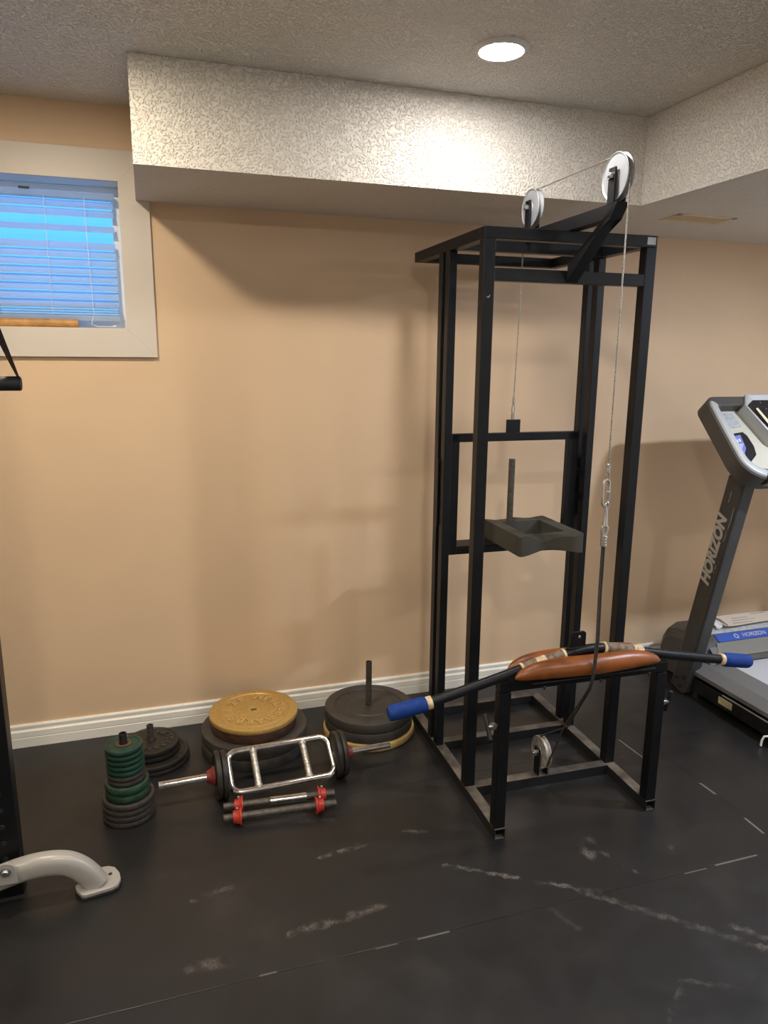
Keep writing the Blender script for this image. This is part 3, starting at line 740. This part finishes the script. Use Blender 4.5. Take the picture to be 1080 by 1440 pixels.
# ------------------------------------------------------------------ triceps bar
ta = V((-.044, -.587, .0862)); tq = V((.814, -.559, .0862)); td = (tq-ta).normalized()
tn = V((-td.y, td.x, 0)); fa = math.radians(57); fu = V((0, 0, 1))*math.cos(fa)+tn*math.sin(fa)
def tp_(s, h=0.): return ta+td*s+fu*h
tr = thing('triceps_bar', ((ta+tq)/2-V((0, 0, .0862))), 'chrome triceps bar with a rounded rectangular frame lying before the gold plate stack', 'barbell')
h = .078; s0, s1, r = .245, .624, .035
P = []
for cx, cy, a in ((s1-r, h-r, 0), (s0+r, h-r, 90), (s0+r, -h+r, 180), (s1-r, -h+r, 270)):
    for k in range(9):
        t = math.radians(a+90*k/8); P.append(tp_(cx+r*math.cos(t), cy+r*math.sin(t)))
build('frame', G().tube(P, .0122, 16, True), M['chrome'], tr)
for s in (.340, .527): build('grip', G().cyl(tp_(s, -h), tp_(s, h), .0122, 18).cyl(tp_(s, h-.018), tp_(s, h-.006), .0145, 14).cyl(tp_(s, -h+.006), tp_(s, -h+.018), .0145, 14), M['knurl'], tr)
build('sleeve', G().cyl(tp_(0), tp_(s0), .0128, 20), M['chrome'], tr)
build('sleeve', G().cyl(tp_(s1), tp_(.858), .0128, 20), M['chrome'], tr)
def cone(p, q, r0, r1):
    p, q = V(p), V(q); L = (q-p).length
    return G().lathe([(.0128, 0), (r0, 0), (r0, .004), (r0*.86, .008), (r1*1.05, L*.75), (r1, L), (.0128, L)], p, q-p, 28)
build('collar', cone(tp_(.192), tp_(.164), .034, .021), M['redd'], tr)
build('collar', cone(tp_(.674), tp_(.704), .034, .021), M['redd'], tr)
TS = 'small plates loaded on the triceps bar'
ang = math.atan2(td.y, td.x)
pb_ = lambda: plate_geo(.085, .0205, .012, .004, .032, bev=.007)
for s, flip, lab in ((.214, -1, 'brown-black plate next to the collar on the triceps bar end by the green stack'), (.2355, -1, 'black plate against the chrome frame on the triceps bar end by the green stack'),
                     (.6325, 1, 'black plate against the chrome frame on the triceps bar end by the grey stack'), (.6535, 1, 'black plate next to the collar on the triceps bar end by the grey stack')):
    p = tp_(s); o = plate('tri', pb_, 'irond', (p.x, p.y), p.z, lab, TS)
    q = V((0, 0, 1)).rotation_difference(td*flip); o.rotation_mode = 'QUATERNION'; o.rotation_quaternion = q
    o.location = p - td*(0)
# dumbbell bars
def dumbbell(a, b, c0, c1, sleeve, label):
    a, b = V(a), V(b); d = (b-a).normalized(); L = (b-a).length
    t = thing('dumbbell_bar', (a+b)/2-V((0, 0, a.z)), label, 'dumbbell bar', 'dumbbell bars on the mat')
    build('bar', G().cyl(a, b, .0125, 18), M['pipe'], t)
    for k, s in ((c0, 1), (c1, -1)):
        p = a+d*k; build('collar', cone(p+d*(.014*s), p-d*(.014*s), .0295, .020), M['red'], t)
        build('set_screw', G().cyl(p+V((0, 0, .018)), p+V((0, 0, .034)), .004, 8), M['steel'], t)
    if sleeve: build('grip_sleeve', G().cyl(a+d*sleeve[0], a+d*sleeve[1], .0148, 20), M['chrome'], t)
dumbbell((.166, -.692, .0298), (.553, -.722, .0298), .052, .342, (.16, .289), 'dumbbell bar with a chrome middle sleeve and red collars on the mat')
dumbbell((.160, -.757, .0298), (.545, -.782, .0298), .046, .327, None, 'plain steel dumbbell bar with red collars in front of the triceps bar')

# ------------------------------------------------------------------ treadmill
XA, XB = 2.36, 3.06
tm = thing('treadmill', (2.7, -1.1, 0), 'grey treadmill with a leaning mast and silver console facing the wall', 'treadmill')
Tm = lambda n, g, m: build(n, g, M[m], tm)
YE = -1.98
for x in (XA, XB-.045):
    rl = Tm('base_rail', G().box((x, YE, .030), (x+.045, -.34, .093), .002), 'tblack')
    build('rail_edge', G().box((x-.0008, YE+.02, .0895), (x+.006, -.60, .0940), .001), M['silver'], rl)
    for y in (-.42, YE+.1): Tm('rail_foot', G().cyl((x+.022, y, 0), (x+.022, y, .032), .016, 16), 'rubber')
lab = Tm('warning_label', G().box((XA-.0012, -.662, .048), (XA, -.582, .080), 0), 'yellow')
g = G()
for k in range(3): g.box((XA-.0018, -.655, .054+k*.008), (XA-.0012, -.60+.004*k, .056+k*.008), 0)
build('label_print', g, M['print'], lab)
for x in (XA+.06, ): pass
Tm('deck', G().box((XA+.03, YE+.02, .118), (XB-.03, -.40, .138), .003), 'tblack')
for s in (0, 1):
    x = lambda d: XA+d if s == 0 else XB-d
    g = G().prism([(x(.0), YE, .108), (x(.0), YE, .128), (x(.050), YE, .158), (x(.16), YE, .160), (x(.16), YE, .138), (x(.03), YE, .108)], (0, -.36-YE, 0), .002)
    Tm('side_trim', g, 'tgrey')
Tm('belt', G().box((XA+.16, YE+.03, .136), (XB-.16, -.42, .1605), .004), 'belt')
Tm('front_roller', G().cyl((XA+.1, -.425, .150), (XB-.06, -.425, .150), .026, 24), 'tmill')
# motor hood
hood = [(-.10, .03), (-.075, .10), (-.085, .19), (-.12, .250), (-.20, .278), (-.28, .282), (-.345, .264), (-.385, .240), (-.44, .195), (-.465, .172), (-.455, .160), (-.40, .12), (-.36, .03)]
g = G(); vs = []; fs = []; n = len(hood); secs = [(XA+.045, .74, -.235), (XA+.07, .90, -.24), (XA+.13, 1., -.24), (XB-.10, 1., -.24), (XB-.05, .93, -.24), (XB-.02, .80, -.235)]
for x, k, cy in secs:
    for y, z in hood: vs.append((x, cy+(y-cy)*k, .03+(z-.03)*k))
for i in range(len(secs)-1):
    for j in range(n):
        l = (j+1) % n; fs.append([i*n+j, i*n+l, (i+1)*n+l, (i+1)*n+j])
fs += [list(range(n)), [(len(secs)-1)*n+j for j in range(n)][::-1]]
hd = Tm('motor_hood', g.add(vs, fs), 'tmilld')
def slab(x0, x1, ya, za, yb, zb, t, left_cut=0.):
    """thin cover panel lying on the hood's slope from (ya,za) to (yb,zb)"""
    d = V((0, yb-ya, zb-za)).normalized(); nn = V((1, 0, 0)).cross(d); nn = nn if nn.z > 0 else -nn
    p = [V((x0, ya, za)), V((x1, ya, za)), V((x1, yb, zb)), V((x0+left_cut, yb, zb))]
    return G().prism([q-nn*.004 for q in p], nn*(t+.004), .001), nn, d
g, nn, dn = slab(XA+.155, XB-.10, -.350, .2635, -.388, .2400, .003); bp_ = Tm('hood_panel', g, 'bluep')
g = G(); o = V((2.735, -.369, .2518))+nn*.0032
put_text(g, 'HORIZON', .030, .0004, o, (1, 0, 0), -dn, .0006, .15)
vs = [(o-V((.105, 0, 0))+V((math.cos(t), 0, 0))*r_*1.0+(-dn)*math.sin(t)*r_) for t in [k*2*PI/24 for k in range(24)] for r_ in (.0135, .008)]
g.add(vs, [[2*i, 2*((i+1) % 24), 2*((i+1) % 24)+1, 2*i+1] for i in range(24)], False)
build('logo', g, M['label'], bp_)
g, n2, d2 = slab(XA+.135, XB-.135, -.390, .2385, -.448, .190, .005, -.03); Tm('lower_panel', g, 'olive')
g, n3, d3 = slab(XA+.085, XA+.150, -.402, .226, -.444, .192, .004); Tm('panel_corner', g, 'tgrey')
g, n4, d4 = slab(XA+.11, XB-.10, -.300, .2785, -.345, .2655, .0015); Tm('hood_label_strip', g, 'label')
# masts
def mast(xo, s):
    lo, hi, th = (-.300, .02), (-.5250, 1.08), .064
    d = V((0, hi[0]-lo[0], hi[1]-lo[1])).normalized(); p = V((0, -d.z, d.y))*.098   # across the outer face, towards the user
    a, b = V((xo, lo[0], lo[1])), V((xo, hi[0], hi[1]))
    g = G().prism([a, b, b+p, a+p+d*.01, a+p*.86-d*.004], (th*s, 0, 0), .008); return g, d, p, a
g, md, mp, ma = mast(2.33, 1); ms = Tm('mast', g, 'tmill')
tdir, tup = md, V((0, -md.z, md.y))*-1
g = G(); put_text(g, 'HORIZON', .074, .0004, ma+md*.735+mp*.36+V((-.0006, 0, 0)), md, -mp.normalized(), .0036, .25, .96)
build('lettering', g, M['letter'], ms)
g = G()
for a, b in ((.06, .30), (.03, .62), (.03+.055, .75)): 
    c = ma+md*(a)+mp*b; g.cyl(c-V((.006, 0, 0)), c, .010, 14)
build('bolt', g, M['blackm'], ms)
g = G()
for a, b, l in ((.86, .80, .10), (.80, .76, .05), (.66, .72, .02), (.97, .42, .05), (.64, .70, .012)):
    c = ma+md*a+mp*b-V((.0002, 0, 0)); g.tube([c, c+md*l*.5+mp*.02, c+md*l+mp*.0], .0009, 5)
build('scratch', g, M['label'], ms)
g, *_ = mast(XB+.03, -1); Tm('mast', g, 'tmill')
# console: plane coordinates s (across), t (down the slope)
CP = V((2.33, -.415, 1.402)); CD = V((0, -.30, -.31)).normalized(); CN = V((0, CD.z, -CD.y)); CN = CN if CN.z > 0 else -CN
def cp(s, t, n=0.): return CP+V((s, 0, 0))+CD*t+CN*n
def loop(s0, s1, t0, t1, rt, rb, n=10):
    P = []
    for cs, ct_, a, r_ in ((s1-rt, t0+rt, -90, rt), (s1-rb, t1-rb, 0, rb), (s0+rb, t1-rb, 90, rb), (s0+rt, t0+rt, 180, rt)):
        for k in range(n+1):
            t = math.radians(a+90*k/n); P.append((cs+r_*math.cos(t), ct_+r_*math.sin(t)))
    return P
def annulus(A, B, n0, n1, rnd=.006):
    vs = []; k = len(A); g = G()
    for (s, t), (s2, t2) in zip(A, B):
        ms_, mt_ = s+(s2-s)*.12, t+(t2-t)*.12; ns_, nt_ = s+(s2-s)*.88, t+(t2-t)*.88
        vs += [cp(s, t, n0), cp(s, t, n1-rnd), cp(ms_, mt_, n1), cp(ns_, nt_, n1), cp(s2, t2, n1-rnd), cp(s2, t2, n0)]
    fs = []
    for i in range(k):
        j = (i+1) % k
        for m_ in range(6):
            l = (m_+1) % 6; fs.append([i*6+m_, j*6+m_, j*6+l, i*6+l])
    return g.add(vs, fs)
SW = .79
A = loop(-.074, SW, 0., .435, .055, .115); B = loop(-.026, SW-.046, .050, .385, .028, .080)
fr = Tm('console_frame', annulus(A, B, -.075, 0.), 'tmilld')
# silver rim on the sides and bottom of the frame
A2 = loop(-.068, SW-.006, .006, .430, .050, .110); B2 = loop(-.030, SW-.042, .046, .390, .028, .080)
k0 = 11; vs = []; fs = []; idx = [i for i in range(len(A2)) if not (A2[i][1] < .030 and -.03 < A2[i][0] < SW-.04)]
seq = [i for i in range(len(A2)) if A2[i][1] > .022]
for i in seq:
    a, b = A2[i], B2[i]
    for f, n_ in ((0, -.003), (.15, .006), (.5, .009), (.85, .006), (1, -.003)): vs.append(cp(a[0]+(b[0]-a[0])*f, a[1]+(b[1]-a[1])*f, n_))
for i in range(len(seq)-1):
    if seq[i+1] != seq[i]+1: continue
    for m_ in range(4): fs.append([i*5+m_, (i+1)*5+m_, (i+1)*5+m_+1, i*5+m_+1])
Tm('silver_rim', G().add(vs, fs), 'silver')
tr_ = [cp(-.03, .03, -.045), cp(SW-.04, .03, -.045), cp(SW-.04, .40, -.045), cp(-.03, .40, -.045)]
Tm('console_tray', G().prism(tr_, CN*-.02), 'tray')
Tm('tray_panel', G().prism([cp(-.005, .062, -.045), cp(.075, .062, -.045), cp(.085, .135, -.045), cp(-.012, .15, -.045)], CN*.004, .001), 'label')
cupP = [(-.030, .185), (.02, .172), (.075, .165), (.088, .185), (.092, .24), (.080, .285), (.03, .322), (-.010, .345), (-.03, .30)]
cup = Tm('cup_holder', G().prism([cp(s, t, -.0445) for s, t in cupP], CN*.0015), 'tblack')
Tm('sticker', G().prism([cp(s, t, -.0425) for s, t in ((-.026, .196), (.052, .180), (.044, .250), (.022, .278), (-.022, .290))], CN*.0012), 'sticker')
g = G()
for k in range(3): g.prism([cp(.004+k*.013, .208-.003*k, -.041), cp(.011+k*.013, .207-.003*k, -.041), cp(.011+k*.013, .222-.003*k, -.041), cp(.004+k*.013, .223-.003*k, -.041)], CN*.0004)
for k in range(4): g.prism([cp(.004, .230+k*.007, -.041), cp(.042-.006*k, .228+k*.007, -.041), cp(.042-.006*k, .2305+k*.007, -.041), cp(.004, .2325+k*.007, -.041)], CN*.0004)
build('sticker_print', g, M['white'], bpy.data.objects['sticker'])
# display bezel (raised), tapering downwards
def bz(i): return [(.142+i, .000+i), (SW-.212-i, .000+i), (SW-.17-i*.6, .06), (SW-.23-i, .235), (SW-.26-i, .265-i), (.19+i, .265-i), (.155+i, .235), (.105+i*.6, .06)]
bzo, bzi = bz(0), bz(.028)
g = G(); n = len(bzo)
vs = [cp(s, t, -.045) for s, t in bzo]+[cp(s, t, .010) for s, t in bzo]+[cp(s, t, .013) for s, t in bz(.008)]+[cp(s, t, .002) for s, t in bzi]
fs = []
for r_ in range(3):
    for i in range(n): fs.append([r_*n+i, r_*n+(i+1) % n, (r_+1)*n+(i+1) % n, (r_+1)*n+i])
Tm('display_bezel', G().add(vs, fs, False), 'silver')
Tm('display', G().prism([cp(s, t, .002) for s, t in bzi], CN*-.01), 'display')
Tm('bezel_trim', G().prism([cp(.146, .085, .0135), cp(.158, .080, .0135), cp(.196, .232, .0135), cp(.178, .240, .0135)], CN*.001), 'cream')
g = G()
for k in range(5): g.prism([cp(.20+.012*k, .04+.035*k, .0024), cp(.206+.012*k, .04+.035*k, .0024), cp(.206+.012*k, .045+.035*k, .0024), cp(.20+.012*k, .045+.035*k, .0024)], CN*.0004)
g.prism([cp(.30, .05, .0024), cp(.44, .05, .0024), cp(.44, .13, .0024), cp(.30, .13, .0024)], CN*.0004)
Tm('display_marks', g, 'tgrey')
# hand rails running towards the user
for s in (.075, SW-.075):
    P = [cp(s, .405, -.03), cp(s, .405, -.03)+V((0, -.10, -.005)), cp(s, .405, -.03)+V((0, -.26, -.03)), cp(s, .405, -.03)+V((0, -.36, -.06))]
g = G().tube([cp(.02, .412, -.022), cp(.10, .418, -.022), cp(SW-.10, .418, -.022), cp(SW-.02, .412, -.022)], .030, 20)
Tm('front_grip', g, 'tblack')
Tm('grip_cap', G().tube([cp(.030, .412, -.022), cp(.044, .413, -.022)], .036, 20), 'silver')
Tm('grip_top', G().prism([cp(.05, .395, .008), cp(SW-.05, .395, .008), cp(SW-.05, .425, .006), cp(.05, .425, .006)], CN*.004, .002), 'silver')

# papers on the hood
bk = thing('booklet', (2.76, -.27, .272), 'cream printed booklet with a curled corner lying on the treadmill hood', 'booklet')
zt_ = .2855
g = G(); vs = []; fs = []
nx = 14
for i in range(nx+1):
    s = i/nx; x = 2.585+.40*s; lift = .012*max(0, 1-s*5)**2+.004*math.sin(s*3)
    for j, y in enumerate((-.335+.02*s, -.205-.01*s)):
        z = zt_+lift-.045*max(0, (-.30-y))*0
        vs += [(x, y, z), (x, y, z+.005)]
for i in range(nx):
    a = i*4; fs += [[a, a+4, a+6, a+2], [a+1, a+3, a+7, a+5], [a, a+1, a+5, a+4], [a+2, a+6, a+7, a+3]]
fs += [[0, 2, 3, 1], [nx*4, nx*4+1, nx*4+3, nx*4+2]]
build('cover', G().add(vs, fs), M['paper'], bk)
g = G()
for k, (a, b) in enumerate(((2.66, 2.78), (2.68, 2.82), (2.70, 2.80), (2.84, 2.93))): g.box((a, -.315+.028*k, zt_+.0085), (b, -.311+.028*k, zt_+.0092), 0)
build('print', g, M['print'], bk)
build('curled_corner', G().tube([(2.600, -.334, zt_+.012), (2.618, -.27, zt_+.014), (2.612, -.21, zt_+.012)], .008, 10, sx=.6), M['print'], bk)
solo('white_clip', G().tube([(2.560, -.33, .288), (2.566, -.30, .296), (2.572, -.265, .296), (2.576, -.235, .292)], .013, 12, sx=.5).tube([(2.574, -.33, .294), (2.584, -.29, .300), (2.588, -.25, .298)], .006, 8), M['white'], (2.567, -.29, .275), 'small white clip at the curled edge of the booklet on the treadmill', 'clip')
solo('brown_pencil', G().cyl((2.43, -.262, .2785), (2.558, -.275, .2875), .004, 6), M['pencil'], (2.5, -.27, .271), 'short brown pencil lying on the treadmill hood behind the mast', 'pencil')
# white cord end beside the rail
solo('white_cable', G().tube([(2.318, -0.875, .004), (2.320, -0.875, .028), (2.326, -0.878, .046), (2.336, -0.886, .050), (2.345, -0.900, .044), (2.348, -0.923, .02), (2.346, -1.008, .005), (2.33, -1.148, .005)], .0045, 8), M['white'], (2.33, -1.0, 0), 'thin white cable end curling up beside the treadmill rail', 'cable')

# ------------------------------------------------------------------ multi gym at the left edge
gy = thing('multi_gym', (-.6, -.9, 0), 'multi gym with a black perforated upright and a curved grey base foot', 'multi gym')
Gy = lambda n, g, m: build(n, g, M[m], gy)
up_ = Gy('upright', G().box((-.535, -.905, 0), (-.4325, -.845, 2.09), .004), 'black')
for k in range(12):
    z = .125+k*.052; build('adjustment_hole', G().cyl((-.470, -.9058, z), (-.470, -.903, z), .0075, 12), M['rubber'], up_)
P = [(-.228, -.945, .020), (-.245, -.946, .050), (-.268, -.947, .080), (-.295, -.948, .102), (-.325, -.949, .114), (-.365, -.95, .119), (-.405, -.95, .117), (-.45, -.95, .109), (-.50, -.95, .096), (-.60, -.95, .072), (-.75, -.95, .06), (-.95, -.95, .058)]
Q = []
for i in range(len(P)-1):
    for k in range(4):
        t = k/4; p0, p1, p2, p3 = [V(P[max(0, min(len(P)-1, i+o))]) for o in (-1, 0, 1, 2)]
        Q.append(.5*((2*p1)+(-p0+p2)*t+(2*p0-5*p1+4*p2-p3)*t*t+(-p0+3*p1-3*p2+p3)*t**3))
Q.append(V(P[-1]))
Gy('base_foot', G().tube(Q, .0335, 28, up=(0, 1, 0), sx=.82, sy=1.02, power=2.6), 'gymgrey')
poly = [(-.288, -.940), (-.283, -.962), (-.266, -.986), (-.256, -.989), (-.185, -.978), (-.168, -.968), (-.161, -.945), (-.166, -.915), (-.180, -.888), (-.200, -.876), (-.222, -.877), (-.236, -.886)]
fp = Gy('foot_plate', G().prism([(x, y, .010) for x, y in poly], (0, 0, .011), .002), 'gymgrey')
build('foot_pad', G().prism([(x*1.0+(x+.225)*.03, y+(y+.93)*.03, 0) for x, y in poly], (0, 0, .010), .002), M['rubber'], fp)
build('anchor_hole', G().cyl((-.192, -.917, .0205), (-.192, -.917, .0216), .006, 16), M['rubber'], fp)
pts = [(-.486, .100)]+[(-.456+.026*math.cos(t), .140+.026*math.sin(t)) for t in [PI-k*PI/10 for k in range(11)]]+[(-.428, .100)]
lg = Gy('pivot_lug', G().prism([(x, -.986, z) for x, z in pts], (0, .006, 0), .001), 'gymgrey')
build('pivot_bolt', G().lathe([(0, -.010), (.007, -.010), (.0095, -.007), (.0095, -.003), (.014, -.002), (.014, 0), (0, 0)], (-.456, -.986, .140), (0, 1, 0), 24, False), M['steel'], lg)
Gy('base_beam', G().box((-1.05, -1.25, .02), (-.95, -.55, .10), .006), 'gymgrey')
g = G().box((-1.05, -.905, .0), (-.95, -.845, 2.09), .004); Gy('rear_upright', g, 'black')
Gy('base_link', G().box((-.95, -.90, .0), (-.535, -.85, .05), .004), 'black')
Gy('top_beam', G().box((-1.0, -.905, 2.03), (-.4325, -.845, 2.09), .004), 'black')
Gy('cable_arm', G().bar((-.48, -.875, 2.06), (-.345, -1.215, 2.06), .04, .04), 'black')
Gy('arm_cable', G().tube([(-.345, -1.2, 2.05), (-.335, -1.2, 1.74)], .0025, 8), 'cable')
hn = thing('pull_handle', (-.33, -1.2, 1.478), 'black foam pull handle hanging on its webbing strap in front of the window', 'handle')
build('grip', G().tube([(-.3935, -1.2, 1.4945), (-.391, -1.2, 1.4945), (-.27, -1.2, 1.4945), (-.2675, -1.2, 1.4945), (-.2655, -1.2, 1.4945)], .0158, 24, rfun=lambda s: .0158 if .1 < s < .9 else .0130), M['web'], hn)
def strapside(sgn):
    cx = -.33; pts = []; vs = []; fs = []
    for k in range(13):
        t = k/12; x = cx+sgn*(.0625*(1-t)**.95+.004); z = 1.502+.215*t
        wd = .009+.012*math.sin(min(1, t*1.6)*PI*.5)-.006*t
        n_ = V((sgn*.9, 0, .42)).normalized()
        c = V((x, -1.2, z))-n_*wd*.55; yv = .018*(1-.55*math.sin(min(1, t*1.4)*PI/2))
        e = n_*wd*.5
        for q in (c-e+V((0, yv, 0)), c+e-V((0, yv, 0))): vs += [q-V((0, .0008, 0)), q+V((0, .0008, 0))]
    for k in range(12):
        a = k*4; fs += [[a, a+2, a+6, a+4], [a+1, a+5, a+7, a+3], [a, a+4, a+5, a+1], [a+2, a+3, a+7, a+6]]
    fs += [[0, 1, 3, 2], [48, 50, 51, 49]]
    return G().add(vs, fs)
build('strap', strapside(1), M['web'], hn); build('strap', strapside(-1), M['web'], hn)
build('strap_ring', G().tube([(-.334+.012*math.cos(t), -1.2, 1.725+.012*math.sin(t)) for t in [k*PI/8 for k in range(16)]], .003, 8, True), M['steel'], hn)

# ------------------------------------------------------------------ camera, world, view
f, pitch, yaw, roll = 1023.648, .2141, .3109, .0094
cyw, syw, cpt, spt = math.cos(yaw), math.sin(yaw), math.cos(pitch), math.sin(pitch)
fw = V((syw*cpt, cyw*cpt, -spt)); rt = V((cyw, -syw, 0)); upv = rt.cross(fw)
r2 = rt*math.cos(roll)+upv*math.sin(roll); u2 = -rt*math.sin(roll)+upv*math.cos(roll)
cam = bpy.data.cameras.new('camera'); co = bpy.data.objects.new('camera', cam); COL.objects.link(co)
co.matrix_world = Matrix(((r2.x, u2.x, -fw.x, 0), (r2.y, u2.y, -fw.y, -2.9926), (r2.z, u2.z, -fw.z, 1.566), (0, 0, 0, 1)))
cam.sensor_fit = 'VERTICAL'; cam.sensor_height = 36; cam.lens = f/1440*36; cam.clip_start = .05
sc.camera = co
w = bpy.data.worlds.new('sky'); sc.world = w; w.use_nodes = True
bg = w.node_tree.nodes['Background']; bg.inputs[0].default_value = (.08, .36, 1., 1); bg.inputs[1].default_value = 2.1
sc.view_settings.view_transform = 'Standard'; sc.view_settings.look = 'None'; sc.view_settings.gamma = 1; sc.view_settings.use_curve_mapping = False
sc.view_settings.exposure = .08
sc.cycles.use_denoising = True; sc.cycles.sample_clamp_indirect = 6; sc.cycles.max_bounces = 8; sc.cycles.diffuse_bounces = 5
